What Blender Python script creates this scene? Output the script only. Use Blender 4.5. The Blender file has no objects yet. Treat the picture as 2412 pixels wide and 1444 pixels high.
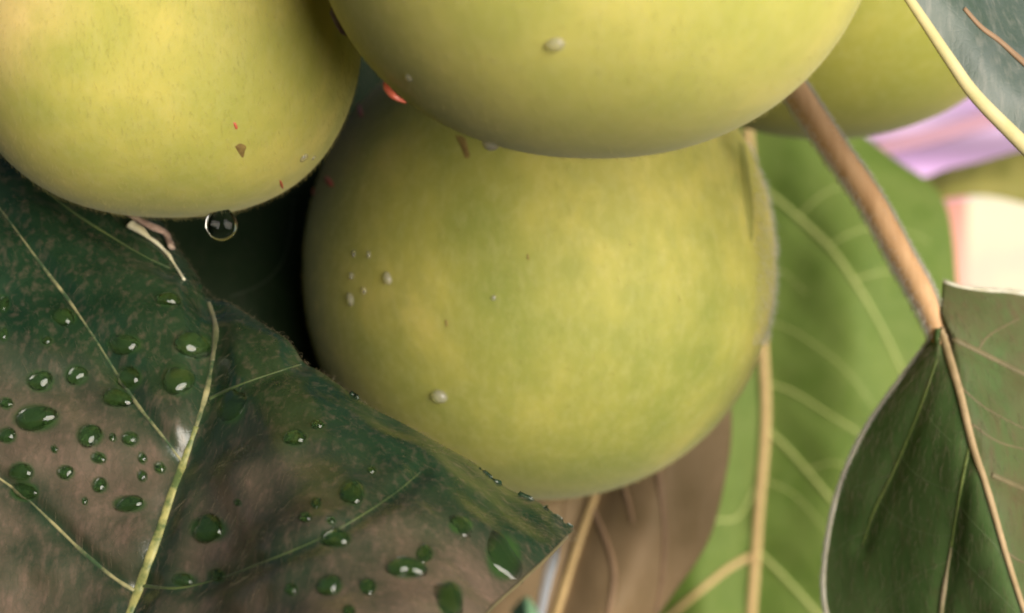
import bpy, bmesh, math, random
import numpy as np
from mathutils import Vector, Matrix

random.seed(7)
RNG = np.random.default_rng(7)
C = bpy.context.scene.collection
R = math.radians

# ------------------------------------------------------------------ camera
CAM_Y = -0.20            # metres; the plane y = 0 is seen 0.1206 m wide
PX = 5e-5                # one photograph pixel on the plane y = 0
cam_d = bpy.data.cameras.new('camera')
cam = bpy.data.objects.new('camera', cam_d)
C.objects.link(cam)
cam.location = (0, CAM_Y, 0)
cam.rotation_euler = (R(90), 0, 0)
cam_d.sensor_width = 36
cam_d.lens = 36 * 0.20 / (2412 * PX)
cam_d.clip_start = 0.005
cam_d.clip_end = 50
cam_d.dof.use_dof = True
cam_d.dof.focus_distance = 0.178
cam_d.dof.aperture_fstop = 23
bpy.context.scene.camera = cam

# ------------------------------------------------------------------ sky and sun (bright open shade, soft light from the front, a little right)
SUN_EL, SUN_AZ = R(5), R(-35)
world = bpy.data.worlds.new('World')
bpy.context.scene.world = world
world.use_nodes = True
wn = world.node_tree
sky = wn.nodes.new('ShaderNodeTexSky')
sky.sky_type = 'NISHITA'
sky.sun_disc = False
sky.sun_elevation = SUN_EL
sky.sun_rotation = math.pi + SUN_AZ
sky.air_density = 1.0
sky.dust_density = 1.5
bg = wn.nodes['Background']
bg.inputs['Strength'].default_value = 0.05
wn.links.new(sky.outputs['Color'], bg.inputs['Color'])
sun_d = bpy.data.lights.new('sun', 'SUN')
sun_d.energy = 5.0
sun_d.angle = R(52)
sun_d.color = (1.0, 0.95, 0.86)
sun = bpy.data.objects.new('sun', sun_d)
C.objects.link(sun)
sdir = Vector((-math.sin(SUN_AZ) * math.cos(SUN_EL), -math.cos(SUN_AZ) * math.cos(SUN_EL), math.sin(SUN_EL)))
sun.rotation_euler = sdir.to_track_quat('Z', 'Y').to_euler()
sun.location = (-0.3, -0.6, 0.6)

sc = bpy.context.scene
sc.view_settings.view_transform = 'Standard'
sc.view_settings.look = 'None'
sc.view_settings.gamma = 1
sc.view_settings.exposure = 0.34
sc.view_settings.use_curve_mapping = False
sc.render.engine = 'CYCLES'
sc.cycles.use_denoising = True
sc.render.filter_size = 2.0
sc.cycles.filter_width = 2.0
sc.cycles.max_bounces = 10
sc.cycles.transmission_bounces = 8
sc.cycles.transparent_max_bounces = 8


# ------------------------------------------------------------------ helpers
def W(u, v, y):
    """A point of the place: on the sight line through photograph pixel (u, v), at depth y."""
    k = PX * (y - CAM_Y) / 0.20
    return np.array([(u - 1206) * k, y, (722 - v) * k])


def Wn(u, v, y):
    u, v, y = np.broadcast_arrays(np.asarray(u, float), np.asarray(v, float), np.asarray(y, float))
    k = PX * (y - CAM_Y) / 0.20
    return np.stack([(u - 1206) * k, y, (722 - v) * k], -1)


def to_uv(p):
    p = np.asarray(p)
    k = PX * (p[..., 1] - CAM_Y) / 0.20
    return p[..., 0] / k + 1206, 722 - p[..., 2] / k


def crom(pts, n):
    """Catmull-Rom through pts, n samples evenly spaced in arc length."""
    P = np.asarray(pts, float)
    E = np.vstack([2 * P[0] - P[1], P, 2 * P[-1] - P[-2]])
    out = []
    for i in range(1, len(E) - 2):
        t = np.linspace(0, 1, 24, endpoint=False)[:, None]
        a, b, c, d = E[i - 1], E[i], E[i + 1], E[i + 2]
        out.append(0.5 * (2 * b + (c - a) * t + (2 * a - 5 * b + 4 * c - d) * t * t + (3 * b - a - 3 * c + d) * t ** 3))
    Q = np.vstack(out + [P[-1:]])
    s = np.r_[0, np.cumsum(np.linalg.norm(np.diff(Q, axis=0), axis=1))]
    x = np.linspace(0, s[-1], n)
    return np.stack([np.interp(x, s, Q[:, k]) for k in range(Q.shape[1])], 1)


def smooth_noise(p, scale, seed=0):
    """Cheap smooth pseudo-noise in about -1..1 for arrays of points."""
    r = np.random.default_rng(seed)
    acc = np.zeros(p.shape[:-1])
    for _ in range(7):
        d = r.normal(size=p.shape[-1])
        d *= scale * r.uniform(0.5, 1.6) / np.linalg.norm(d)
        acc += np.sin(p @ d + r.uniform(0, 6.28))
    return acc / 3.2


def prop(o, label=None, cat=None, group=None, kind=None):
    if label: o['label'] = label
    if cat: o['category'] = cat
    if group: o['group'] = group
    if kind: o['kind'] = kind
    return o


def mk(name, verts, faces, mat, parent=None, origin=None, smooth=True, closed=True):
    verts = np.asarray(verts, float).reshape(-1, 3)
    if parent is not None:
        origin = np.array(parent['_origin'])
    elif origin is None:
        origin = verts.mean(0)
    origin = np.asarray(origin, float)
    v = (verts - origin).astype(np.float32)
    me = bpy.data.meshes.new(name)
    f = np.asarray(faces, dtype=np.int32) if not isinstance(faces, list) else None
    if f is None:
        me.from_pydata([tuple(map(float, q)) for q in v], [], faces)
    else:
        n, k = f.shape
        me.vertices.add(len(v)); me.vertices.foreach_set('co', v.ravel())
        me.loops.add(n * k); me.loops.foreach_set('vertex_index', f.ravel())
        me.polygons.add(n)
        me.polygons.foreach_set('loop_start', np.arange(0, n * k, k, dtype=np.int32))
        me.polygons.foreach_set('loop_total', np.full(n, k, dtype=np.int32))
        me.update(calc_edges=True)
    me.validate()
    if f is None and closed:
        bm = bmesh.new(); bm.from_mesh(me); bmesh.ops.recalc_face_normals(bm, faces=bm.faces); bm.to_mesh(me); bm.free()
    if smooth:
        me.polygons.foreach_set('use_smooth', np.ones(len(me.polygons), dtype=bool))
    me.materials.append(mat)
    o = bpy.data.objects.new(name, me)
    C.objects.link(o)
    if parent is not None:
        o.parent = parent
    else:
        o.location = Vector([float(x) for x in origin])
    o['_origin'] = [float(x) for x in origin]
    return o


def grid_faces(n, m, close_m=False):
    i, j = np.meshgrid(np.arange(n - 1), np.arange(m if close_m else m - 1), indexing='ij')
    j2 = (j + 1) % m
    return np.stack([i * m + j, (i + 1) * m + j, (i + 1) * m + j2, i * m + j2], -1).reshape(-1, 4)


def tube(path, radius, seg=10, flat=1.0, ref=(0, -1, 0)):
    """Tapering tube along path (n x 3) with radii (n); flat squeezes it along ref."""
    P = np.asarray(path, float); n = len(P)
    r = np.broadcast_to(np.asarray(radius, float), (n,))
    T = np.gradient(P, axis=0); T /= np.linalg.norm(T, axis=1)[:, None] + 1e-12
    ref = np.broadcast_to(np.asarray(ref, float), (n, 3))
    S = np.cross(T, ref); S /= np.linalg.norm(S, axis=1)[:, None] + 1e-12
    N = np.cross(S, T)
    a = np.linspace(0, 2 * math.pi, seg, endpoint=False)
    V = P[:, None] + r[:, None, None] * (np.cos(a)[None, :, None] * S[:, None] + flat * np.sin(a)[None, :, None] * N[:, None])
    V = V.reshape(-1, 3)
    F = [tuple(map(int, q)) for q in grid_faces(n, seg, True)]
    F.append(tuple(range(seg))); F.append(tuple(range((n - 1) * seg, n * seg))[::-1])
    return V, F


def hairs(root, direction, length, rad, bend=None):
    """Fine hairs as slim three-sided spikes, all in one mesh."""
    n = len(root)
    d = direction / (np.linalg.norm(direction, axis=1)[:, None] + 1e-12)
    ref = np.where(np.abs(d[:, 2:3]) > 0.9, [[1.0, 0, 0]], [[0, 0, 1.0]])
    s = np.cross(d, ref); s /= np.linalg.norm(s, axis=1)[:, None] + 1e-12
    t = np.cross(d, s)
    L = np.broadcast_to(np.asarray(length, float), (n,))[:, None]
    rr = np.broadcast_to(np.asarray(rad, float), (n,))[:, None]
    ring = []
    for k in range(3):
        a = 2 * math.pi * k / 3
        ring.append(root + rr * (math.cos(a) * s + math.sin(a) * t))
    mid0 = root + d * L * 0.55
    tip = root + d * L
    if bend is not None:
        mid0 = mid0 + bend * L * 0.12
        tip = tip + bend * L * 0.45
    mid = [mid0 + 0.8 * (q - root) for q in ring]
    V = np.stack(ring + mid + [tip], 1).reshape(-1, 3)
    b = (np.arange(n) * 7)[:, None]
    F = []
    for k in range(3):
        k2 = (k + 1) % 3
        F.append(np.hstack([b + k, b + k2, b + 3 + k2]))
        F.append(np.hstack([b + k, b + 3 + k2, b + 3 + k]))
        F.append(np.hstack([b + 3 + k, b + 3 + k2, b + 6]))
    return V, np.vstack(F)


# ------------------------------------------------------------------ materials
def new_mat(name):
    m = bpy.data.materials.new(name); m.use_nodes = True
    nt = m.node_tree
    return m, nt, nt.nodes['Principled BSDF'], nt.nodes['Material Output']


def nnode(nt, kind, **kw):
    n = nt.nodes.new(kind)
    for k, v in kw.items():
        if k in n.inputs.keys() if hasattr(n.inputs, 'keys') else False:
            n.inputs[k].default_value = v
        else:
            setattr(n, k, v)
    return n


def ramp(nt, fac, stops):
    n = nt.nodes.new('ShaderNodeValToRGB')
    e = n.color_ramp.elements
    while len(e) > 1: e.remove(e[-1])
    e[0].position = stops[0][0]; e[0].color = (*stops[0][1], 1)
    for p, c in stops[1:]:
        q = e.new(p); q.color = (*c, 1)
    nt.links.new(fac, n.inputs['Fac'])
    return n.outputs['Color']


def noise_tex(nt, scale, detail=3, rough=0.5, stretch=None, distortion=0.0, rot=None):
    tc = nt.nodes.new('ShaderNodeTexCoord')
    src = tc.outputs['Object']
    if stretch is not None or rot is not None:
        mp = nt.nodes.new('ShaderNodeMapping')
        if stretch is not None: mp.inputs['Scale'].default_value = stretch
        if rot is not None: mp.inputs['Rotation'].default_value = rot
        nt.links.new(src, mp.inputs['Vector']); src = mp.outputs['Vector']
    n = nt.nodes.new('ShaderNodeTexNoise')
    n.inputs['Scale'].default_value = scale
    n.inputs['Detail'].default_value = detail
    n.inputs['Roughness'].default_value = rough
    n.inputs['Distortion'].default_value = distortion
    nt.links.new(src, n.inputs['Vector'])
    return n.outputs['Fac']


def mixc(nt, fac, a, b, mode='MIX'):
    n = nt.nodes.new('ShaderNodeMix'); n.data_type = 'RGBA'; n.blend_type = mode
    for idx, x in ((0, fac), (6, a), (7, b)):
        if isinstance(x, (int, float)): n.inputs[idx].default_value = x
        elif isinstance(x, tuple): n.inputs[idx].default_value = (*x, 1)
        else: nt.links.new(x, n.inputs[idx])
    return n.outputs[2]


def math_node(nt, op, a, b=None, clamp=False):
    n = nt.nodes.new('ShaderNodeMath'); n.operation = op; n.use_clamp = clamp
    for i, x in enumerate((a, b)):
        if x is None: continue
        if isinstance(x, (int, float)): n.inputs[i].default_value = x
        else: nt.links.new(x, n.inputs[i])
    return n.outputs[0]


def bump(nt, height, strength, dist, bsdf):
    b = nt.nodes.new('ShaderNodeBump')
    b.inputs['Strength'].default_value = strength
    b.inputs['Distance'].default_value = dist
    nt.links.new(height, b.inputs['Height'])
    nt.links.new(b.outputs['Normal'], bsdf.inputs['Normal'])


def fruit_mat(name, green, yellow, blush, cheek_light=None):
    m, nt, b, out = new_mat(name)
    big = noise_tex(nt, 38, 3, 0.55)
    mott = noise_tex(nt, 190, 5, 0.62, stretch=(1, 1, 0.8), distortion=0.3)
    fine = noise_tex(nt, 700, 4, 0.7, stretch=(1.2, 1.2, 0.6), rot=(0, R(18), 0))
    c = ramp(nt, big, [(0.33, green), (0.55, yellow), (0.72, blush)])
    c = mixc(nt, ramp(nt, mott, [(0.40, (0, 0, 0)), (0.62, (1, 1, 1))]), c, mixc(nt, 0.45, c, green))
    c = mixc(nt, ramp(nt, fine, [(0.45, (0, 0, 0)), (0.8, (0.16, 0.16, 0.16))]), c, (0.66, 0.60, 0.30))
    if cheek_light:
        # light on one cheek of the fruit, painted into the skin colour
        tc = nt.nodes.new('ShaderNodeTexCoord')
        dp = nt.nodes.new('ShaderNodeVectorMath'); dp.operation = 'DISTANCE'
        nt.links.new(tc.outputs['Object'], dp.inputs[0]); dp.inputs[1].default_value = cheek_light[0]
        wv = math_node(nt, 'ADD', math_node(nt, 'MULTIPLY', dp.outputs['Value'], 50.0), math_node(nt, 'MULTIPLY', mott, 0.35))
        c = mixc(nt, ramp(nt, wv, [(0.35, (cheek_light[1],) * 3), (1.05, (0, 0, 0))]), c, cheek_light[2])
    nt.links.new(c, b.inputs['Base Color'])
    b.inputs['Roughness'].default_value = 0.66
    b.inputs['Specular IOR Level'].default_value = 0.28
    b.inputs['Subsurface Weight'].default_value = 0.15
    b.inputs['Subsurface Radius'].default_value = (1.0, 0.75, 0.2)
    b.inputs['Subsurface Scale'].default_value = 0.0028
    b.inputs['Sheen Weight'].default_value = 0.14
    b.inputs['Sheen Roughness'].default_value = 0.45
    b.inputs['Sheen Tint'].default_value = (0.95, 0.97, 0.85, 1)
    bump(nt, fine, 0.06, 0.0003, b)
    return m


def leaf_mat(name, deep, light, tom_sheen, sheen=0.25, rough=0.42, spec=0.5, transl=0.25, transl_col=(0.25, 0.4, 0.04), wet=False, veinnet=0.18, mott_scale=120, net_scale=1100):
    """deep/light: blade colours, tom: colour of its hairs and of painted brown sheen."""
    m, nt, b, out = new_mat(name)
    mott = noise_tex(nt, mott_scale, 4, 0.6, distortion=0.5)
    streak = noise_tex(nt, 800, 3, 0.6, stretch=(1.5, 1.5, 0.25), rot=(0, R(22), 0))
    c = ramp(nt, mott, [(0.32, deep), (0.7, light)])
    felt_sheen = ramp(nt, streak, [(0.5, (0, 0, 0)), (0.78, (0.36, 0.36, 0.36))])
    if wet:
        at = nt.nodes.new('ShaderNodeAttribute'); at.attribute_name = 'wet'
        dry = math_node(nt, 'SUBTRACT', 1.0, at.outputs['Fac'], True)
        ft = nt.nodes.new('ShaderNodeAttribute'); ft.attribute_name = 'felt_sheen'
        patchy = math_node(nt, 'MULTIPLY', ft.outputs['Fac'], ramp(nt, noise_tex(nt, 90, 5, 0.65, distortion=0.6), [(0.32, (0.10, 0.10, 0.10)), (0.66, (1, 1, 1))]))  # brown reflections on the blade, painted into its colour in patches
        felt_sheen = mixc(nt, 0.72, felt_sheen, patchy, 'ADD')
        felt_sheen = mixc(nt, dry, (0, 0, 0), felt_sheen)
    c = mixc(nt, felt_sheen, c, tom_sheen)
    if wet:
        c = mixc(nt, at.outputs['Fac'], c, (0.038, 0.085, 0.02))
    vor = nt.nodes.new('ShaderNodeTexVoronoi'); vor.feature = 'DISTANCE_TO_EDGE'
    vor.inputs['Scale'].default_value = net_scale
    tc = nt.nodes.new('ShaderNodeTexCoord'); nt.links.new(tc.outputs['Object'], vor.inputs['Vector'])
    net = ramp(nt, vor.outputs['Distance'], [(0.0, (0, 0, 0)), (0.12, (1, 1, 1))])
    c = mixc(nt, mixc(nt, veinnet, (0, 0, 0), ramp(nt, vor.outputs['Distance'], [(0.0, (1, 1, 1)), (0.07, (0, 0, 0))])), c, light)
    nt.links.new(c, b.inputs['Base Color'])
    b.inputs['Specular IOR Level'].default_value = spec
    if wet:
        nt.links.new(math_node(nt, 'MULTIPLY', dry, sheen), b.inputs['Sheen Weight'])
        rv = math_node(nt, 'ADD', math_node(nt, 'MULTIPLY', mott, 0.25), rough - 0.12)
        nt.links.new(math_node(nt, 'MULTIPLY', rv, math_node(nt, 'ADD', math_node(nt, 'MULTIPLY', dry, 0.5), 0.5)), b.inputs['Roughness'])
    else:
        b.inputs['Sheen Weight'].default_value = sheen
        nt.links.new(math_node(nt, 'ADD', math_node(nt, 'MULTIPLY', mott, 0.25), rough - 0.12), b.inputs['Roughness'])
    b.inputs['Sheen Roughness'].default_value = 0.4
    b.inputs['Sheen Tint'].default_value = (*[min(1, x * 2.2) for x in tom_sheen], 1)
    h = math_node(nt, 'ADD', math_node(nt, 'MULTIPLY', net, 0.15), math_node(nt, 'MULTIPLY', streak, 0.8))
    bump(nt, h, 0.25, 0.0002, b)
    if transl > 0:
        tr = nt.nodes.new('ShaderNodeBsdfTranslucent')
        nt.links.new(mixc(nt, 0.75, c, transl_col), tr.inputs['Color'])
        mx = nt.nodes.new('ShaderNodeMixShader'); mx.inputs[0].default_value = transl
        nt.links.new(b.outputs[0], mx.inputs[1]); nt.links.new(tr.outputs[0], mx.inputs[2])
        nt.links.new(mx.outputs[0], out.inputs['Surface'])
    return m


def plain_mat(name, col, rough=0.6, sheen=0.0, col2=None, scale=300, spec=0.4, stretch=None, lo=0.3, hi=0.7):
    m, nt, b, out = new_mat(name)
    f = noise_tex(nt, scale, 4, 0.6, stretch=stretch)
    c2 = col2 or tuple(x * 0.7 for x in col)
    nt.links.new(ramp(nt, f, [(lo, c2), (hi, col)]), b.inputs['Base Color'])
    b.inputs['Roughness'].default_value = rough
    b.inputs['Specular IOR Level'].default_value = spec
    b.inputs['Sheen Weight'].default_value = sheen
    bump(nt, f, 0.2, 0.0003, b)
    return m


def hair_mat(name, col, transl=0.5):
    m, nt, b, out = new_mat(name)
    b.inputs['Base Color'].default_value = (*col, 1)
    b.inputs['Roughness'].default_value = 0.5
    tr = nt.nodes.new('ShaderNodeBsdfTranslucent'); tr.inputs['Color'].default_value = (*col, 1)
    mx = nt.nodes.new('ShaderNodeMixShader'); mx.inputs[0].default_value = transl
    nt.links.new(b.outputs[0], mx.inputs[1]); nt.links.new(tr.outputs[0], mx.inputs[2])
    nt.links.new(mx.outputs[0], out.inputs['Surface'])
    return m


def water_mat(name, col=(1, 1, 1), ior=1.33):
    m, nt, b, out = new_mat(name)
    b.inputs['Base Color'].default_value = (*col, 1)
    b.inputs['Roughness'].default_value = 0.02
    b.inputs['IOR'].default_value = ior
    b.inputs['Transmission Weight'].default_value = 1.0
    return m


def dew_mat():
    m = water_mat('dew', (0.96, 0.94, 0.88), 1.40)
    b = m.node_tree.nodes['Principled BSDF']
    b.inputs['Transmission Weight'].default_value = 0.86  # slightly milky: the beads' bright glints are put into the material
    b.inputs['Roughness'].default_value = 0.05
    return m


M = {
    'fruit_a': fruit_mat('fruit_skin_lime', (0.42, 0.42, 0.095), (0.60, 0.54, 0.14), (0.68, 0.58, 0.18)),
    'fruit_m': fruit_mat('fruit_skin_yellow_green', (0.22, 0.245, 0.047), (0.40, 0.37, 0.08), (0.53, 0.45, 0.12), cheek_light=((-0.025, -0.006, 0.020), 0.75, (0.36, 0.20, 0.09))),  # reddish light bounced onto the upper left, painted into the skin
    'fruit_b': fruit_mat('fruit_skin_golden', (0.35, 0.36, 0.07), (0.58, 0.50, 0.12), (0.80, 0.60, 0.21), cheek_light=((-0.015, -0.015, 0.003), 0.65, (0.90, 0.62, 0.30))),  # upper left cheek painted lighter, where the light falls
    'fruit_c': fruit_mat('fruit_skin_olive', (0.30, 0.31, 0.055), (0.41, 0.38, 0.07), (0.45, 0.40, 0.08)),
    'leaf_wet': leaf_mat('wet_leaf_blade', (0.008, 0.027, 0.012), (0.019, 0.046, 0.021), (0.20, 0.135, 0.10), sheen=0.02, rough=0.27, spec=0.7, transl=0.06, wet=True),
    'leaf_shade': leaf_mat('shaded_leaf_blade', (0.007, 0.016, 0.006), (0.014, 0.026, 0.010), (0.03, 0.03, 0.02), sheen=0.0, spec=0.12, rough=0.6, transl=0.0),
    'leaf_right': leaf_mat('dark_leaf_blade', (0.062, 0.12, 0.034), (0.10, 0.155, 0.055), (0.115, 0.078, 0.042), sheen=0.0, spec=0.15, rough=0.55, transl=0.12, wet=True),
    'leaf_bright': leaf_mat('bright_leaf_blade', (0.15, 0.235, 0.045), (0.235, 0.31, 0.08), (0.30, 0.35, 0.13), sheen=0.1, rough=0.6, spec=0.2, transl=0.45, transl_col=(0.42, 0.62, 0.06), mott_scale=60, veinnet=0.5, net_scale=130),
    'leaf_olive': leaf_mat('olive_leaf_blade', (0.26, 0.26, 0.06), (0.38, 0.34, 0.10), (0.5, 0.42, 0.2), sheen=0.2, rough=0.6, spec=0.2, transl=0.3),
    'leaf_brown': leaf_mat('brown_leaf_blade', (0.26, 0.185, 0.09), (0.42, 0.29, 0.165), (0.46, 0.33, 0.2), sheen=0.2, rough=0.6, spec=0.25, transl=0.25, transl_col=(0.3, 0.2, 0.08), mott_scale=50),
    'leaf_grey': leaf_mat('grey_green_leaf_blade', (0.05, 0.085, 0.06), (0.13, 0.16, 0.15), (0.36, 0.34, 0.3), sheen=0.2, rough=0.45, transl=0.1),
    'vein_yellow': plain_mat('yellow_vein', (0.40, 0.37, 0.13), 0.45, 0.1, (0.09, 0.13, 0.04), 520, lo=0.40, hi=0.62),
    'vein_side': plain_mat('side_vein', (0.32, 0.29, 0.14), 0.5, 0.1, (0.04, 0.075, 0.03), 300, lo=0.42, hi=0.62),
    'vein_dull': plain_mat('dull_vein', (0.22, 0.20, 0.11), 0.5, 0.1, (0.05, 0.07, 0.025), 260),
    'vein_pale': plain_mat('pale_vein', (0.72, 0.70, 0.52), 0.5, 0.2, (0.40, 0.36, 0.20), 400),
    'vein_green': plain_mat('green_vein', (0.20, 0.26, 0.06), 0.5, 0.2, (0.13, 0.18, 0.04), 900),
    'vein_dark': plain_mat('dark_green_vein', (0.10, 0.13, 0.035), 0.5, 0.1, (0.035, 0.065, 0.02), 260),
    'vein_rib': plain_mat('brown_rib', (0.46, 0.33, 0.18), 0.6, 0.2, (0.32, 0.23, 0.11), 400),
    'vein_net': plain_mat('fine_green_vein', (0.10, 0.15, 0.05), 0.5, 0.1, (0.07, 0.11, 0.035), 600),
    'vein_rose': plain_mat('rosy_vein', (0.46, 0.36, 0.24), 0.5, 0.1, (0.24, 0.24, 0.10), 300),
    'vein_dull2': plain_mat('brown_green_vein', (0.16, 0.13, 0.06), 0.6, 0.1, (0.11, 0.095, 0.04), 300),
    'vein_shade': plain_mat('dark_vein', (0.03, 0.045, 0.02), 0.7, 0.0, (0.015, 0.025, 0.012), 300),
    'vein_tan': plain_mat('tan_vein', (0.56, 0.39, 0.17), 0.6, 0.3, (0.45, 0.31, 0.13), 400),
    'vein_lime': plain_mat('olive_tan_vein', (0.36, 0.39, 0.13), 0.6, 0.1, (0.30, 0.36, 0.10), 300),
    'vein_brown': plain_mat('brown_vein', (0.33, 0.21, 0.12), 0.6, 0.2, (0.26, 0.16, 0.09), 400),
    'petiole': plain_mat('tan_petiole', (0.66, 0.41, 0.21), 0.6, 0.2, (0.52, 0.30, 0.14), 500, stretch=(1.5, 1.5, 0.3)),
    'margin': plain_mat('cream_leaf_margin', (0.62, 0.60, 0.50), 0.6, 0.4, (0.45, 0.42, 0.28), 600),
    'cream_edge': plain_mat('yellow_cream_margin', (0.66, 0.56, 0.30), 0.6, 0.3, (0.52, 0.47, 0.20), 300),
    'hair_fruit': hair_mat('fruit_fuzz', (0.55, 0.48, 0.18), 0.3),
    'hair_leaf': hair_mat('leaf_fuzz', (0.28, 0.23, 0.14), 0.3),
    'hair_white': hair_mat('white_fuzz', (0.85, 0.82, 0.76)),
    'water': water_mat('water', ior=1.5),
    'dew': dew_mat(),
    'water_thin': water_mat('clear_water', ior=1.18),
    'coral': plain_mat('coral_red', (0.62, 0.15, 0.08), 0.4, 0.0, (0.5, 0.08, 0.04), 900, 0.6),  # red glints of water drops, put in as solid colour
    'scar': plain_mat('brown_scar', (0.27, 0.19, 0.05), 0.7, 0.0, (0.16, 0.10, 0.03), 1200),
    'pink_brown': plain_mat('dry_pink_brown', (0.44, 0.34, 0.26), 0.7, 0.1, (0.2, 0.11, 0.08), 700),
    'crease': plain_mat('olive_crease', (0.26, 0.25, 0.05), 0.7, 0.1, (0.22, 0.22, 0.04), 300),
    'lilac': plain_mat('lilac_cloth', (0.70, 0.50, 0.78), 0.8, 0.1, (0.62, 0.44, 0.70), 8),
    'mauve': plain_mat('mauve_trim', (0.50, 0.28, 0.36), 0.8, 0.0, (0.44, 0.25, 0.33), 8),
    'salmon': plain_mat('salmon_post', (0.85, 0.40, 0.33), 0.7, 0.0, (0.78, 0.36, 0.30), 8),
    'cream': plain_mat('cream_wall', (0.74, 0.74, 0.50), 0.8, 0.0, (0.58, 0.50, 0.42), 16),
    'bluewhite': plain_mat('blue_white_stem', (0.80, 0.84, 0.92), 0.5, 0.3, (0.66, 0.70, 0.80), 100),
    'mint': plain_mat('mint_green', (0.30, 0.55, 0.28), 0.5, 0.2, (0.25, 0.5, 0.3), 200),
}


# ------------------------------------------------------------------ fruits
class Fruit:
    def __init__(s, u, v, y, a, bt, bb, c, p=2.2, seed=1, lobes=0.0):
        """centre on the sight line of pixel (u, v) at depth y; half sizes in photograph pixels."""
        k = PX * (y - CAM_Y) / 0.20
        s.c = W(u, v, y); s.a, s.bt, s.bb, s.d, s.p = a * k, bt * k, bb * k, c * k, p
        s.seed, s.lobes = seed, lobes

    def radius(s, D):
        x, yy, z = D[..., 0], D[..., 1], D[..., 2]
        b = np.where(z > 0, s.bt, s.bb)
        r = (np.abs(x / s.a) ** s.p + np.abs(yy / s.d) ** s.p + np.abs(z / b) ** s.p) ** (-1 / s.p)
        ang = np.arctan2(yy, x)
        r = r * (1 + s.lobes * np.cos(4 * ang + s.seed) * (1 - z * z) + 0.006 * smooth_noise(D, 2.6, s.seed) + 0.0015 * smooth_noise(D, 9, s.seed + 1))
        return r

    def surf(s, D):
        return s.c + D * s.radius(D)[..., None]

    def normal(s, D):
        e = 1e-3
        t1 = np.cross(D, [0.3, 0.5, 0.81]); t1 /= np.linalg.norm(t1, axis=-1)[..., None]
        t2 = np.cross(D, t1)
        f = lambda q: s.surf(q / np.linalg.norm(q, axis=-1)[..., None])
        n = np.cross(f(D + e * t1) - f(D - e * t1), f(D + e * t2) - f(D - e * t2))
        n /= np.linalg.norm(n, axis=-1)[..., None]
        return np.where((n * D).sum(-1)[..., None] < 0, -n, n)

    def hit(s, u, v):
        """first point of the skin on the sight line through (u, v); the nearest skin point if the line misses."""
        q = Wn(u, v, np.linspace(s.c[1] - s.d * 1.1, s.c[1] + s.d, 1200)) - s.c
        L = np.linalg.norm(q, axis=1); D = q / L[:, None]
        g = L - s.radius(D)
        ins = np.nonzero(g <= 0)[0]
        if len(ins) and ins[0] > 0:
            i = ins[0]; f = g[i - 1] / (g[i - 1] - g[i] + 1e-15)
            d = q[i - 1] * (1 - f) + q[i] * f
        else:
            d = q[int(np.argmin(g))]
        d = (d / np.linalg.norm(d))[None]
        return s.surf(d)[0], s.normal(d)[0]

    def build(s, mat, hairmat, label, nhair, hlen=0.0008, group='hanging green fruits'):
        n, m = 120, 160
        th = np.linspace(0.004, math.pi - 0.004, n)[:, None]; ph = np.linspace(0, 2 * math.pi, m, endpoint=False)[None]
        D = np.stack([np.sin(th) * np.cos(ph), np.sin(th) * np.sin(ph), np.cos(th) + 0 * ph], -1)
        V = s.surf(D).reshape(-1, 3)
        F = [tuple(map(int, q)) for q in grid_faces(n, m, True)]
        F.append(tuple(range(m))); F.append(tuple(range((n - 1) * m, n * m))[::-1])
        s.obj = mk('green_fruit', V, F, mat, origin=s.c)
        prop(s.obj, label, 'fruit', group)
        r = np.random.default_rng(s.seed + 50)
        D = r.normal(size=(nhair * 2, 3)); D /= np.linalg.norm(D, axis=1)[:, None]
        N = s.normal(D)
        keep = N[:, 1] < 0.25
        D, N = D[keep][:nhair], N[keep][:nhair]
        P = s.surf(D) - N * 0.00005
        comb = np.array([0.30, 0.0, -1.0])
        comb = comb - (N @ comb)[:, None] * N
        d = N * 0.55 + comb * 0.75 + r.normal(size=N.shape) * 0.22
        V, F = hairs(P, d, r.uniform(0.4, 1.0, len(P)) * hlen, r.uniform(6e-6, 1.1e-5, len(P)), bend=comb)
        prop(mk('fuzz', V, F, hairmat, s.obj), kind='stuff')
        return s


# the front one of the cluster, hanging above; the left one; the main one; the one behind
f_up = Fruit(1395, -240, -0.036, 672, 600, 612, 640, 2.15, 3, 0.004).build(M['fruit_a'], M['hair_fruit'], 'large yellow-green fruit nearest the camera, cut off by the top edge', 9000)
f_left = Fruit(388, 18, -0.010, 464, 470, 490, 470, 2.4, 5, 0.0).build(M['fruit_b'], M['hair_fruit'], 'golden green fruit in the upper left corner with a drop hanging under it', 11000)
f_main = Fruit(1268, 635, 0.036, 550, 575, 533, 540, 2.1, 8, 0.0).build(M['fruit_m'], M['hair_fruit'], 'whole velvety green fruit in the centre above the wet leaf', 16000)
f_back = Fruit(1950, -120, 0.062, 500, 470, 447, 470, 2.1, 11, 0.0).build(M['fruit_c'], M['hair_fruit'], 'olive green fruit half hidden behind the tan leaf stalk, upper right', 5000)


# white fuzz added on the central fruit's right flank, standing in for rim light
rr = np.random.default_rng(91)
D = rr.normal(size=(40000, 3)); D /= np.linalg.norm(D, axis=1)[:, None]
D = D[(D[:, 0] > 0.84) & (D[:, 2] > -0.30) & (D[:, 2] < 0.55) & (D[:, 1] < 0.3)][:5000]
Nn = f_main.normal(D); Pp = f_main.surf(D) - Nn * 0.00005
V, F = hairs(Pp, Nn * 0.8 + np.array([0.0, -0.1, -0.5]) + rr.normal(size=Nn.shape) * 0.25, rr.uniform(0.4, 1, len(D)) * 0.0013, 1.7e-5, bend=np.broadcast_to([0, 0, -0.5], Nn.shape))
prop(mk('fuzz', V, F, M['hair_white'], f_main.obj), kind='stuff')

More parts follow.
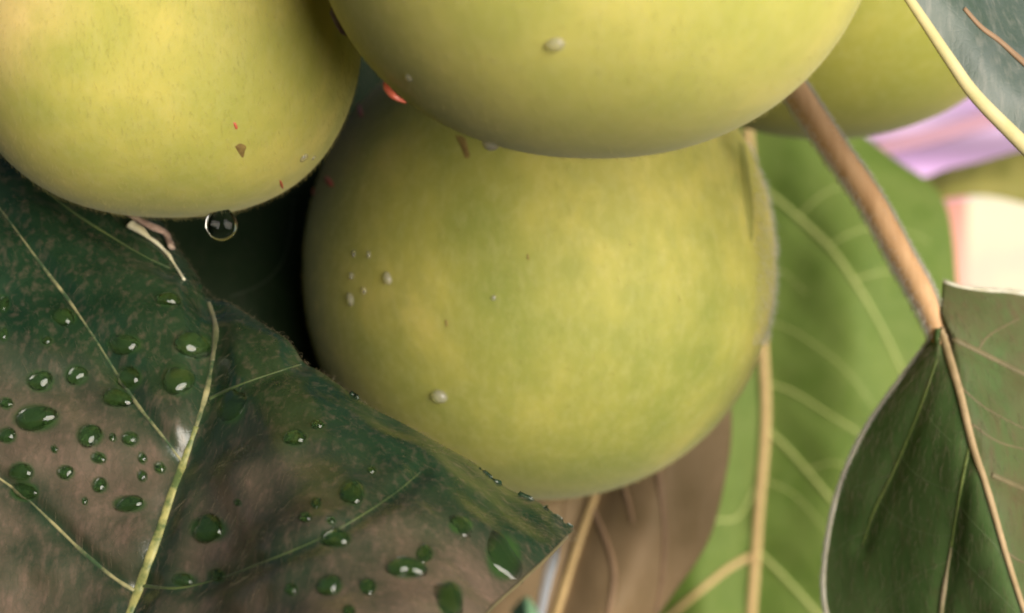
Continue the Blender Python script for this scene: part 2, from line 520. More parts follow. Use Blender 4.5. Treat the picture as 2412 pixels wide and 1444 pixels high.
# ------------------------------------------------------------------ leaves
class Leaf:
    """Blade swept through rails; each rail is a list of (u, v, depth) points running along the leaf."""
    def __init__(s, rails, n, m, bulge=0.0, wob=0.0003, seed=1, yfun=None):
        A = [crom([W(*q) for q in r], n) for r in rails]
        k = len(A)
        t = np.linspace(0, k - 1, m)
        A = np.stack(A, 1)                      # n, k, 3
        if k == 2:
            f = (t / 1)[None, :, None]
            G = A[:, :1] * (1 - f) + A[:, 1:] * f
        else:
            G = np.stack([crom_param(A[i], t) for i in range(n)])
        s.G = G; s.n, s.m = n, m
        G[..., 1] += wob * smooth_noise(G, 260, seed) + 0.5 * wob * smooth_noise(G, 700, seed + 1)
        s.refresh()

    def refresh(s):
        du = np.gradient(s.G, axis=0); dv = np.gradient(s.G, axis=1)
        N = np.cross(du, dv); N /= np.linalg.norm(N, axis=-1)[..., None] + 1e-15
        s.N = np.where(N[..., 1:2] > 0, -N, N)
        s.U, s.V = to_uv(s.G)

    def at(s, u, v):
        """surface point and normal under pixel (u, v)"""
        d = (s.U - u) ** 2 + (s.V - v) ** 2
        idx = np.argpartition(d, 6, axis=None)[:6]
        w = 1 / (d.ravel()[idx] + 1e-3); w /= w.sum()
        y = (s.G[..., 1].ravel()[idx] * w).sum()
        n = (s.N.reshape(-1, 3)[idx] * w[:, None]).sum(0)
        return W(u, v, y), n / np.linalg.norm(n)

    def press(s, lines, depth, width):
        """sink the blade along its veins so it quilts between them"""
        for pts in lines:
            Q = crom(pts, 80)
            d = np.full(s.U.shape, 1e9)
            for q in Q:
                d = np.minimum(d, (s.U - q[0]) ** 2 + (s.V - q[1]) ** 2)
            s.G = s.G - s.N * (depth * np.exp(-d / (2 * width ** 2)))[..., None]
        s.refresh()

    def build(s, name, mat, label, cat='leaf', group='leaves around the fruits', thick=0.00035):
        F = grid_faces(s.n, s.m)
        s.obj = mk(name, s.G.reshape(-1, 3), F, mat)
        prop(s.obj, label, cat, group)
        md = s.obj.modifiers.new('thickness', 'SOLIDIFY')
        md.thickness = thick
        # keep the visible face where it was: grow away from the camera
        nrm = s.obj.data.polygons[len(s.obj.data.polygons) // 2].normal
        md.offset = -1 if nrm.y < 0 else 1
        return s

    def vein(s, pts, r0, r1, mat, name='vein', lift=0.4, flat=0.6, n=40, wob=0.0):
        Q = crom(pts, n)
        P, Ns = [], []
        for q in Q:
            p, nn = s.at(q[0], q[1]); P.append(p); Ns.append(nn)
        P = np.array(P); Ns = np.array(Ns)
        for _ in range(2):
            P[1:-1] = 0.25 * P[:-2] + 0.5 * P[1:-1] + 0.25 * P[2:]
        r = np.linspace(r0, r1, n) * PX * (P[:, 1] - CAM_Y) / 0.2
        if wob: r = r * (1 + wob * 0.7 * (smooth_noise(P, 700, 4) + 0.5 * smooth_noise(P, 2600, 5)))
        P = P + Ns * (r * flat * lift)[:, None]
        V, F = tube(P, r, 10, flat, Ns)
        return mk(name, V, F, mat, s.obj)

    def fuzz(s, n, length, rad, mat, seed=2, mask=None, comb=(0.33, 0, -1.0), lift=0.35):
        r = np.random.default_rng(seed)
        i = r.integers(1, s.n - 2, n); j = r.integers(1, s.m - 2, n)
        if mask is not None:
            keep = mask[i, j] < r.uniform(0, 1, n); i, j = i[keep], j[keep]
        a, b = r.uniform(0, 1, (2, len(i), 1))
        P = s.G[i, j] * (1 - a) * (1 - b) + s.G[i + 1, j] * a * (1 - b) + s.G[i, j + 1] * (1 - a) * b + s.G[i + 1, j + 1] * a * b
        N = s.N[i, j]
        cb = np.asarray(comb, float); cb = cb - (N @ cb)[:, None] * N
        d = N * lift + cb * 0.9 + r.normal(size=N.shape) * 0.16
        V, F = hairs(P, d, r.uniform(0.35, 1.0, len(P)) ** 1.5 * length, r.uniform(0.6, 1.2, len(P)) * rad, bend=cb * 0.6)
        return prop(mk('fuzz', V, F, mat, s.obj), kind='stuff')


def crom_param(P, t):
    """Catmull-Rom through the rows of P at parameters t (0..len-1)"""
    E = np.vstack([2 * P[0] - P[1], P, 2 * P[-1] - P[-2]])
    i = np.clip(np.floor(t).astype(int), 0, len(P) - 2); f = (t - i)[:, None]
    a, b, c, d = E[i], E[i + 1], E[i + 2], E[i + 3]
    return 0.5 * (2 * b + (c - a) * f + (2 * a - 5 * b + 4 * c - d) * f ** 2 + (3 * b - a - 3 * c + d) * f ** 3)


def edge_fuzz(path, n, length, rad, mat, parent, out=(0, 0, 0), spread=0.6, seed=3, comb=(0.15, 0, -0.6)):
    r = np.random.default_rng(seed)
    P = crom(path, 300)
    i = r.integers(0, 300, n)
    d = np.asarray(out, float) + np.asarray(comb, float) * 0.5 + r.normal(size=(n, 3)) * spread
    V, F = hairs(P[i] + r.normal(size=(n, 3)) * rad * 4, d, r.uniform(0.4, 1, n) * length, rad, bend=np.broadcast_to(np.asarray(comb, float), (n, 3)))
    return prop(mk('fuzz', V, F, mat, parent), kind='stuff')


# ---- the wet leaf in front, lower left
EDGE = [(-260, 200), (60, 300), (280, 420), (400, 540), (480, 668), (560, 722), (650, 790), (720, 852), (850, 945), (1000, 1022), (1100, 1085), (1190, 1150), (1285, 1196), (1352, 1241)]
LOW = [(-260, 1700), (60, 1720), (360, 1710), (640, 1680), (860, 1620), (1010, 1560), (1100, 1490), (1165, 1425), (1225, 1372), (1290, 1312), (1330, 1270), (1353, 1243)]
Eu = crom(EDGE, 400); 
_eu = np.linspace(-700, 1800, 501)
_ey = np.interp(_eu, [-260, 0, 300, 420, 560, 700, 850, 1000, 1200, 1352], [0.010, 0.007, 0.003, -0.002, -0.012, -0.021, -0.027, -0.029, -0.028, -0.026])
_kk = np.exp(-0.5 * (np.arange(-40, 41) / 14.0) ** 2); _kk /= _kk.sum()
_ey = np.convolve(np.pad(_ey, 40, 'edge'), _kk, 'valid')
edge_y = lambda u: np.interp(u, _eu, _ey)


def wet_y(u, v):
    ev = np.interp(u, Eu[:, 0], Eu[:, 1])
    d = np.maximum(v - ev, 0)
    return edge_y(u) - 6.0e-5 * 720 * (1 - np.exp(-d / 720)) + 0.0045 * np.exp(-d / 45) * np.interp(u, [0, 500, 1100, 1300], [1, 1, 0.8, 0.15])


wet = Leaf.__new__(Leaf)
wet.n, wet.m = 300, 230
e = crom(EDGE, wet.n); l = crom(LOW, wet.n)
# small teeth and bites at the dry corner
e[:, 1] += 0.8 * smooth_noise(e, 0.05, 3) + np.where(e[:, 0] > 1270, 1.6 * smooth_noise(e, 0.2, 9), 0) * np.where(e[:, 0] > 1340, 0.3, 1)
f = np.linspace(0, 1, wet.m) ** 1.15
GU = e[:, None, 0] * (1 - f) + l[:, None, 0] * f
GV = e[:, None, 1] * (1 - f) + l[:, None, 1] * f
wet.G = Wn(GU, GV, wet_y(GU, GV))
wet.refresh()
wet.G = wet.G + wet.N * (0.00055 * smooth_noise(wet.G, 330, 5) + 0.0002 * smooth_noise(wet.G, 900, 6))[..., None]
wet.refresh()
MID = [(255, 1560), (310, 1432), (345, 1335), (372, 1262), (405, 1160), (432, 1090), (462, 1005), (486, 925), (500, 850), (508, 775), (492, 712), (455, 655), (420, 612), (370, 560), (300, 512)]
WV = [[(432, 1092), (385, 1030), (330, 962), (280, 890), (225, 800), (160, 705), (95, 620), (0, 492), (-60, 430)],
      [(318, 1392), (270, 1362), (200, 1305), (120, 1228), (60, 1172), (0, 1128), (-60, 1090)],
      [(335, 1380), (420, 1385), (520, 1362), (600, 1332), (700, 1292), (775, 1258), (850, 1215), (930, 1162), (990, 1112)],
      [(492, 940), (560, 908), (640, 880), (710, 858)],
      [(455, 655), (400, 632), (330, 598), (250, 550), (180, 505), (100, 445)]]
wet.press([MID[:11]], 0.0009, 24)
wet.press(WV[:4] + [WV[4][1:]], 0.0005, 18)
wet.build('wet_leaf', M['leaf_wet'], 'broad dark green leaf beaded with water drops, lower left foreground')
wet.vein(MID[:7], 13, 9, M['vein_yellow'], 'midrib', lift=0.0, flat=0.4, n=110, wob=0.3)
wet.vein(MID[6:9], 7, 5, M['vein_side'], 'midrib', lift=0.0, flat=0.4, n=60, wob=0.5)
wet.vein(MID[8:11], 6, 4, M['vein_dull'], 'midrib', lift=0.1, flat=0.5, n=50, wob=0.4)
wet.vein(WV[0], 3.6, 2.6, M['vein_side'], lift=0.05, n=120, wob=0.45)
wet.vein(WV[1], 4, 3, M['vein_side'], lift=0.05, n=90, wob=0.45)
wet.vein(WV[2], 4, 0.8, M['vein_dark'], lift=0.1, n=100, wob=0.4)
wet.vein(WV[3], 5, 1, M['vein_dark'], lift=0.1, n=40, wob=0.4)
wet.vein(WV[4][1:], 3, 2, M['vein_dark'], lift=0.2, n=70, wob=0.4)
lowedge = [wet.G[i, -1] for i in range(175, 299, 4)]
V_, F_ = tube(crom(lowedge, 120), 0.00016, 8)
mk('margin', V_, F_, M['vein_dull2'], wet.obj)
prop(wet.vein([(432, 662), (408, 622), (380, 588), (345, 562), (306, 538)], 4, 13, M['vein_pale'], 'torn_edge', lift=1.2, flat=0.8, n=40, wob=0.5), 'pale torn edge of the leaf beside its midrib')
prop(wet.vein([(400, 590), (388, 560), (372, 548), (350, 540), (300, 508), (275, 498)], 10, 7, M['pink_brown'], 'torn_edge', lift=1.5, flat=0.6, n=30, wob=0.5), 'dry brownish torn edge under the fruit')

# ---- the leaf deep in shade behind the fruits
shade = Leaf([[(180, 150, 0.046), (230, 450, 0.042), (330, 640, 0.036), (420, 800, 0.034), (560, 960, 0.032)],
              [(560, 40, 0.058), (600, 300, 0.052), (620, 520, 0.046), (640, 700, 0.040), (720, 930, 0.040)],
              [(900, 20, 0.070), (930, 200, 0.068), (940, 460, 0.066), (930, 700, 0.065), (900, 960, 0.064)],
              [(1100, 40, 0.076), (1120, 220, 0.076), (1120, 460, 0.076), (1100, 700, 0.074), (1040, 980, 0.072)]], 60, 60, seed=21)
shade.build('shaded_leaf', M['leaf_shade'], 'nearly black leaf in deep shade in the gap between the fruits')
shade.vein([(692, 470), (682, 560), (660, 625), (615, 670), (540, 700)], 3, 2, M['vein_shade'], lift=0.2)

# ---- the dark leaf on the tan stalk, right
LM = [(2206, 782), (2130, 882), (2040, 1010), (1985, 1130), (1956, 1240), (1941, 1380), (1962, 1490), (2020, 1620)]
MR = [(2216, 772), (2236, 840), (2262, 930), (2290, 1045), (2330, 1170), (2370, 1310), (2412, 1440), (2470, 1600)]
RM = [(2222, 664), (2262, 676), (2320, 684), (2412, 692), (2560, 720), (2700, 850), (2760, 1100), (2760, 1500)]
LMy = [0.007, 0.008, 0.011, 0.014, 0.016, 0.017, 0.017, 0.018]
MRy = [0.006, 0.004, 0.002, 0.001, 0.000, 0.000, 0.001, 0.002]
RMy = [0.009, 0.009, 0.010, 0.012, 0.016, 0.020, 0.022, 0.022]
mixr = lambda A, Ay, B, By, t, off: [(a[0] * (1 - t) + b[0] * t, a[1] * (1 - t) + b[1] * t, ya * (1 - t) + yb * t + off) for a, ya, b, yb in zip(A, Ay, B, By)]
zip3 = lambda A, Y: [(a[0], a[1], y) for a, y in zip(A, Y)]
right = Leaf([zip3(LM, LMy), mixr(LM, LMy, MR, MRy, 0.33, -0.0008), mixr(LM, LMy, MR, MRy, 0.68, -0.0012), zip3(MR, MRy), mixr(MR, MRy, RM, RMy, 0.33, -0.0012), mixr(MR, MRy, RM, RMy, 0.68, -0.0008), zip3(RM, RMy)], 150, 150, seed=31, wob=0.00025)
RV = [[(2222, 800), (2196, 880), (2160, 980), (2105, 1110), (2060, 1200), (2030, 1290)],
      [(2285, 1045), (2272, 1105), (2258, 1180), (2240, 1290), (2222, 1400), (2214, 1470)],
      [(2240, 795), (2300, 825), (2360, 855), (2430, 890)],
      [(2336, 1118), (2380, 1138), (2440, 1165)]]
right.press(RV, 0.0004, 16)
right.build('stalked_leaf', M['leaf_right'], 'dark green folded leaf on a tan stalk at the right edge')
jj = np.clip((np.arange(right.m) / (right.m - 1) - 0.5) * 40, 0, 1)  # half right of the midrib browned: its lighting and sheen painted in
for nm_, val in (('felt_sheen', 1.0 * np.broadcast_to(jj, (right.n, right.m))), ('wet', np.zeros((right.n, right.m)))):
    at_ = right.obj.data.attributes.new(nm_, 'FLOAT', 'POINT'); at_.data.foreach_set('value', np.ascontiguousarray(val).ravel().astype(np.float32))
right.vein([(p[0], p[1]) for p in MR], 10, 6, M['vein_rib'], 'midrib', lift=0.5, flat=0.7, n=80)
for pts in ([(2170, 950), (2200, 1000), (2240, 1040)], [(2120, 1075), (2160, 1120), (2220, 1150), (2262, 1160)], [(2070, 1180), (2120, 1230), (2190, 1260), (2245, 1262)], [(2258, 1190), (2300, 1240), (2340, 1280), (2372, 1330)], [(2242, 1290), (2290, 1340), (2350, 1400), (2390, 1440)], [(2100, 1120), (2060, 1130), (2010, 1150)], [(2045, 1250), (2000, 1270), (1965, 1300)], [(2236, 1320), (2170, 1350), (2100, 1400), (2050, 1450)]):
    right.vein(pts, 1.6, 1.0, M['vein_net'], lift=0.1, flat=0.4)
for pts in ([(2250, 900), (2320, 960), (2412, 1010)], [(2300, 830), (2330, 790), (2400, 750)], [(2290, 1000), (2350, 1040), (2420, 1060)], [(2370, 1300), (2400, 1320), (2450, 1340)]):
    right.vein(pts, 3, 2, M['vein_dull2'], lift=0.1, flat=0.4)
right.vein(RV[0], 3, 2, M['vein_green'], lift=0.3, wob=0.4)
right.vein(RV[1][:4], 3, 3, M['vein_green'], lift=0.3, wob=0.4)
right.vein(RV[1][3:], 3, 5, M['vein_rose'], lift=0.4, wob=0.5)
right.vein(RV[2], 8, 6, M['vein_dull2'], lift=0.15, flat=0.4)
right.vein(RV[3], 7, 6, M['vein_dull2'], lift=0.15, flat=0.4)
mp = crom([W(a[0], a[1], y) for a, y in zip(LM, LMy)], 160)
V_, F_ = tube(mp, 0.00020 * (1 + 0.3 * smooth_noise(mp, 900, 2)), 8)
mk('margin', V_, F_, M['margin'], right.obj)
mp2 = crom([W(a[0], a[1], y) for a, y in zip(RM, RMy)], 120)
V_, F_ = tube(mp2, 0.00030, 8)
mk('margin', V_, F_, M['margin'], right.obj)
edge_fuzz(mp, 8000, 0.0009, 1.7e-5, M['hair_white'], right.obj, out=(-0.8, -0.2, 0.3), spread=0.4, seed=6)
edge_fuzz(mp2, 2000, 0.0010, 2.0e-5, M['hair_white'], right.obj, out=(0.1, -0.1, 0.9), spread=0.4, seed=7)
right.fuzz(2600, 0.0020, 1.5e-5, M['hair_leaf'], 12, comb=(0.05, 0, -1))
# its stalk
st = crom([W(1800, 100, 0.016), W(1850, 180, 0.014), W(1885, 232, 0.012), W(1965, 350, 0.011), W(2050, 472, 0.010), W(2120, 600, 0.009), W(2170, 690, 0.0075), W(2204, 770, 0.0065), W(2226, 850, 0.0055)], 120)
sr = np.interp(np.linspace(0, 1, 120), [0, 0.2, 0.5, 0.8, 0.92, 1], [33, 31, 30, 29, 22, 11]) * PX * 1.05
V_, F_ = tube(st, sr, 20)
stalk = mk('stalk', V_, F_, M['petiole'], right.obj)
rr = np.random.default_rng(77)
i = rr.integers(8, 112, 7000); a = rr.choice([0.0, math.pi], 7000) + rr.normal(size=7000) * 0.45
T = np.gradient(st, axis=0); T /= np.linalg.norm(T, axis=1)[:, None]
S_ = np.cross(T, [0, -1, 0]); S_ /= np.linalg.norm(S_, axis=1)[:, None]; N_ = np.cross(S_, T)
o_ = np.cos(a)[:, None] * S_[i] + np.sin(a)[:, None] * N_[i]
V_, F_ = hairs(st[i] + o_ * sr[i][:, None] * 0.98, o_ * 0.8 + T[i] * 0.5 + rr.normal(size=(7000, 3)) * 0.25, rr.uniform(0.3, 1, 7000) * 0.0010, 1.8e-5, bend=np.broadcast_to([0.1, 0, -0.6], (7000, 3)))
prop(mk('fuzz', V_, F_, M['hair_white'], right.obj), kind='stuff')

# ---- the bright leaf behind
bright = Leaf([[(1640, 150, 0.168), (1520, 420, 0.163), (1450, 700, 0.159), (1440, 1000, 0.157), (1470, 1250, 0.155), (1540, 1480, 0.153), (1660, 1760, 0.153)],
               [(1690, 140, 0.167), (1640, 420, 0.159), (1620, 700, 0.153), (1620, 1000, 0.151), (1630, 1250, 0.149), (1655, 1480, 0.148), (1700, 1760, 0.153)],
               [(1745, 120, 0.169), (1772, 420, 0.162), (1788, 650, 0.157), (1799, 850, 0.154), (1803, 1000, 0.153), (1786, 1220, 0.151), (1740, 1760, 0.153)],
               [(1900, 180, 0.167), (1940, 360, 0.159), (2010, 520, 0.151), (2030, 720, 0.147), (2030, 960, 0.145), (1990, 1250, 0.145), (1850, 1740, 0.151)],
               [(2010, 300, 0.169), (2110, 375, 0.165), (2205, 445, 0.161), (2244, 560, 0.158), (2262, 850, 0.155), (2240, 1200, 0.153), (1960, 1740, 0.153)]], 90, 70, seed=41, wob=0.0004)
BV = [[(1790, 440), (1840, 478), (1950, 578), (2010, 660), (2065, 750), (2105, 830), (2135, 900)],
      [(1803, 1010), (1850, 1052), (1900, 1108), (1975, 1195), (2040, 1260)],
      [(1785, 1300), (1840, 1352), (1920, 1440), (1980, 1520)],
      [(1783, 1302), (1720, 1335), (1650, 1390), (1585, 1444), (1530, 1490)],
      [(1800, 900), (1870, 925), (1950, 975), (2040, 1030)],
      [(1798, 1110), (1740, 1215), (1690, 1225), (1640, 1240)]]
bright.press(BV, 0.0006, 24)
bright.build('bright_leaf', M['leaf_bright'], 'bright yellow-green leaf with a tan midrib, out of focus behind the central fruit')
bright.vein([(1745, 120), (1772, 420), (1788, 650), (1799, 850), (1803, 1000), (1786, 1220), (1768, 1460), (1745, 1700)], 10, 11, M['vein_tan'], 'midrib', lift=0.6, n=80)
bright.vein(BV[0], 6, 4, M['vein_lime'], lift=0.4)
bright.vein(BV[1], 6, 4, M['vein_lime'], lift=0.4)
bright.vein(BV[2], 6, 5, M['vein_lime'], lift=0.4)
bright.vein(BV[3], 8, 6, M['vein_tan'], lift=0.4)
for pts in ([(1797, 760), (1850, 770), (1930, 820), (2000, 880), (2060, 960)], [(1800, 1130), (1870, 1165), (1930, 1230), (1975, 1290)], [(1788, 640), (1840, 640), (1900, 690)], [(2010, 660), (2080, 640), (2150, 650), (2200, 690)], [(1950, 578), (2030, 540), (2120, 540), (2190, 570)], [(1880, 510), (1950, 450), (2040, 440), (2120, 460)], [(1900, 1108), (1960, 1090), (2030, 1110)]):
    bright.vein(pts, 2.4, 1.2, M['vein_lime'], lift=0.15, flat=0.4)
bright.vein(BV[4], 4, 3, M['vein_lime'], lift=0.2)
bright.vein(BV[5], 4, 3, M['vein_lime'], lift=0.2)

# ---- olive leaf behind on the right, below the lilac patch
olive = Leaf([[(2080, 420, 0.205), (2170, 418, 0.205), (2230, 398, 0.205), (2310, 380, 0.204), (2412, 352, 0.203), (2560, 320, 0.200)],
              [(2080, 440, 0.202), (2170, 445, 0.200), (2250, 428, 0.198), (2330, 420, 0.198), (2420, 415, 0.198), (2560, 420, 0.198)],
              [(2080, 470, 0.198), (2170, 478, 0.197), (2250, 462, 0.196), (2330, 460, 0.196), (2420, 480, 0.196), (2560, 520, 0.196)]], 60, 20, seed=51)
olive.build('olive_leaf', M['leaf_olive'], 'blurred olive leaf between the lilac patch and the white patch')

# ---- brown leaf under the central fruit
brown = Leaf([[(1400, 930, 0.074), (1345, 1100, 0.070), (1325, 1190, 0.068), (1318, 1300, 0.066), (1296, 1390, 0.065), (1276, 1480, 0.065), (1240, 1620, 0.065)],
              [(1470, 920, 0.074), (1420, 1100, 0.070), (1398, 1180, 0.068), (1366, 1270, 0.066), (1332, 1375, 0.065), (1306, 1460, 0.065), (1262, 1620, 0.065)],
              [(1560, 900, 0.074), (1560, 1000, 0.066), (1556, 1120, 0.062), (1535, 1240, 0.060), (1480, 1370, 0.060), (1430, 1460, 0.060), (1340, 1620, 0.062)],
              [(1640, 890, 0.076), (1712, 930, 0.074), (1724, 1010, 0.072), (1712, 1110, 0.070), (1670, 1270, 0.068), (1590, 1395, 0.067), (1420, 1620, 0.067)]], 80, 50, seed=61, wob=0.0004)
brown.build('brown_leaf', M['leaf_brown'], 'brownish leaf hanging under the central fruit, out of focus')
brown.vein([(1470, 920), (1420, 1100), (1398, 1180), (1366, 1270), (1332, 1375), (1306, 1460), (1262, 1620)], 13, 12, M['vein_tan'], 'midrib', lift=0.6, n=60)
brown.vein([(1540, 1060), (1552, 1130), (1565, 1240), (1560, 1350), (1545, 1440)], 8, 6, M['vein_brown'], lift=0.4)
brown.vein([(1395, 1200), (1415, 1240), (1440, 1310), (1446, 1370), (1430, 1460)], 8, 6, M['vein_brown'], lift=0.4)
brown.vein([(1470, 1150), (1482, 1190), (1490, 1230)], 7, 5, M['vein_brown'], lift=0.3)

# ---- grey-green leaf, upper right corner
TE = [(2040, -160), (2110, -50), (2180, 55), (2240, 145), (2300, 228), (2412, 342), (2540, 470)]
corner = Leaf([[(a, b, -0.028) for a, b in TE],
               [(2140, -170, -0.027), (2200, -70, -0.027), (2260, 20, -0.027), (2310, 100, -0.027), (2370, 170, -0.027), (2480, 280, -0.027), (2600, 400, -0.027)],
               [(2260, -190, -0.022), (2310, -90, -0.022), (2360, -10, -0.022), (2410, 60, -0.022), (2470, 120, -0.022), (2580, 220, -0.022), (2700, 320, -0.022)],
               [(2420, -200, -0.013), (2480, -100, -0.013), (2540, -10, -0.013), (2600, 60, -0.013), (2660, 120, -0.013), (2760, 200, -0.013), (2900, 300, -0.013)]], 70, 50, seed=71, wob=0.0004)
corner.build('grey_green_leaf', M['leaf_grey'], 'grey-green leaf with a broad cream edge in the upper right corner')
cp = crom([W(a, b, -0.029) for a, b in TE], 80)
V_, F_ = tube(cp, np.interp(np.linspace(0, 1, 80), [0, 0.4, 0.7, 1], [9, 14, 18, 22]) * PX * 0.85, 12, 0.6)
mk('margin', V_, F_, M['cream_edge'], corner.obj)
corner.vein([(2270, 20), (2310, 65), (2350, 95), (2400, 140), (2460, 190)], 6, 12, M['vein_brown'], 'midrib', lift=0.4)

# ---- behind everything: cloth, post and wall seen through the gaps
def slab(name, pts, y, thick, mat, label, cat):
    """upright slab with outline pts (pixels at depth y)"""
    Pf = [W(u, v, y) for u, v in pts]; n = len(Pf)
    V = np.array(Pf + [p + np.array([0, thick, 0]) for p in Pf])
    F = [tuple(range(n)), tuple(range(n, 2 * n))[::-1]] + [(i, i + n, (i + 1) % n + n, (i + 1) % n) for i in range(n)]
    o = mk(name, V, F, mat, smooth=False)
    b = o.modifiers.new('bevel', 'BEVEL'); b.width = 0.002; b.segments = 2
    return prop(o, label, cat)


# lilac cloth with soft folds
n_, m_ = 40, 60
uu = np.linspace(1960, 2700, m_)[None]; vv = np.linspace(0, 1, n_)[:, None]
top = np.interp(uu, [1960, 2700], [180, 20]); bot = np.interp(uu, [1960, 2100, 2700], [470, 470, 420])
VV = top + (bot - top) * vv
yy = 0.42 + 0.012 * np.sin(vv * 9 + 0.4 * np.sin(uu / 140)) + 0 * uu
cl = mk('lilac_cloth', Wn(uu + 0 * vv, VV, yy).reshape(-1, 3), grid_faces(n_, m_), M['lilac'])
prop(cl, 'blurred lilac cloth seen under the olive fruit at upper right', 'cloth')
cl.modifiers.new('thickness', 'SOLIDIFY').thickness = 0.002
bp = np.array([W(u, v, 0.405) for u, v in [(1990, 365), (2090, 345), (2200, 318), (2320, 282), (2420, 250)]])
V_, F_ = tube(crom(bp, 30), np.linspace(16, 22, 30) * PX * 3.0, 10, 0.4)
mk('trim', V_, F_, M['mauve'], cl)
slab('salmon_post', [(2150, 380), (2284, 380), (2280, 900), (2150, 900)], 0.50, 0.02, M['salmon'], 'blurred salmon-pink post beside the white patch', 'post')
slab('cream_wall', [(1900, 300), (3400, 300), (3400, 1100), (1900, 1100)], 0.80, 0.05, M['cream'], 'bright cream-white wall far behind the stalked leaf', 'wall')

# bits in the gap at the bottom between the wet leaf and the brown leaf
taupe = Leaf([[(1020, 1250, 0.280), (1020, 1450, 0.275), (1060, 1640, 0.270)], [(1180, 1200, 0.275), (1190, 1450, 0.265), (1200, 1640, 0.265)], [(1420, 1150, 0.280), (1440, 1400, 0.270), (1420, 1640, 0.270)]], 30, 30, seed=81)
taupe.build('taupe_leaf', M['leaf_brown'], 'blurred taupe leaf in the gap right of the wet leaf corner')
V_, F_ = tube(crom([W(1420, 1160, 0.195), W(1345, 1262, 0.188), W(1308, 1325, 0.184), W(1290, 1400, 0.182), W(1262, 1560, 0.18)], 30), 17 * PX * 1.9, 10)
prop(mk('pale_stem', V_, F_, M['bluewhite']), 'pale bluish stem in the gap beside the wet leaf corner', 'stem')
mint = Leaf([[(1200, 1440, 0.10), (1215, 1470, 0.10), (1225, 1530, 0.10)], [(1238, 1405, 0.098), (1245, 1450, 0.096), (1250, 1540, 0.096)], [(1262, 1428, 0.10), (1275, 1470, 0.10), (1275, 1530, 0.10)]], 16, 12, seed=82, wob=0.0001)
mint.build('mint_leaf', M['mint'], 'small mint green leaf at the bottom edge beside the pale stem')


# ------------------------------------------------------------------ water drops
def drop_mesh(p, n, rx, ry, h, rot=0.0, irr=0.08, seed=0, sink=0.12, ref=(1, 0, 0)):
    """domed drop standing on the point p with surface normal n; rx, ry, h in metres"""
    n = n / np.linalg.norm(n)
    t = np.asarray(ref, float) - np.dot(ref, n) * n; t /= np.linalg.norm(t)
    b = np.cross(n, t)
    t, b = t * math.cos(rot) + b * math.sin(rot), b * math.cos(rot) - t * math.sin(rot)
    A, K = 36, 14
    a = np.linspace(0, 2 * math.pi, A, endpoint=False)
    rr = np.random.default_rng(seed + 900)
    o = 1 + irr * (np.sin(2 * a + rr.uniform(0, 6)) + 0.6 * np.sin(3 * a + rr.uniform(0, 6)))
    V = []
    for k in range(K):
        th = (k / K) * math.pi / 2 * 1.12 - 0.12 * math.pi / 2
        c, s = math.cos(th), math.sin(th)
        sh = 1.0 if th > 0 else 1 - 0.5 * th * th
        V.append(p + np.outer(np.cos(a) * o * rx * c * sh, t) + np.outer(np.sin(a) * o * ry * c * sh, b) + n * (h * (s - sink * 0) + 0 * a[:, None]) - n * sink * h)
    V = np.vstack(V + [(p + n * h * (1 - sink))[None]])
    F = [tuple(map(int, q)) for q in grid_faces(K, A, True)]
    top = K * A
    F += [((K - 1) * A + (i + 1) % A, (K - 1) * A + i, top) for i in range(A)]
    F.append(tuple(range(A)))
    return V, F


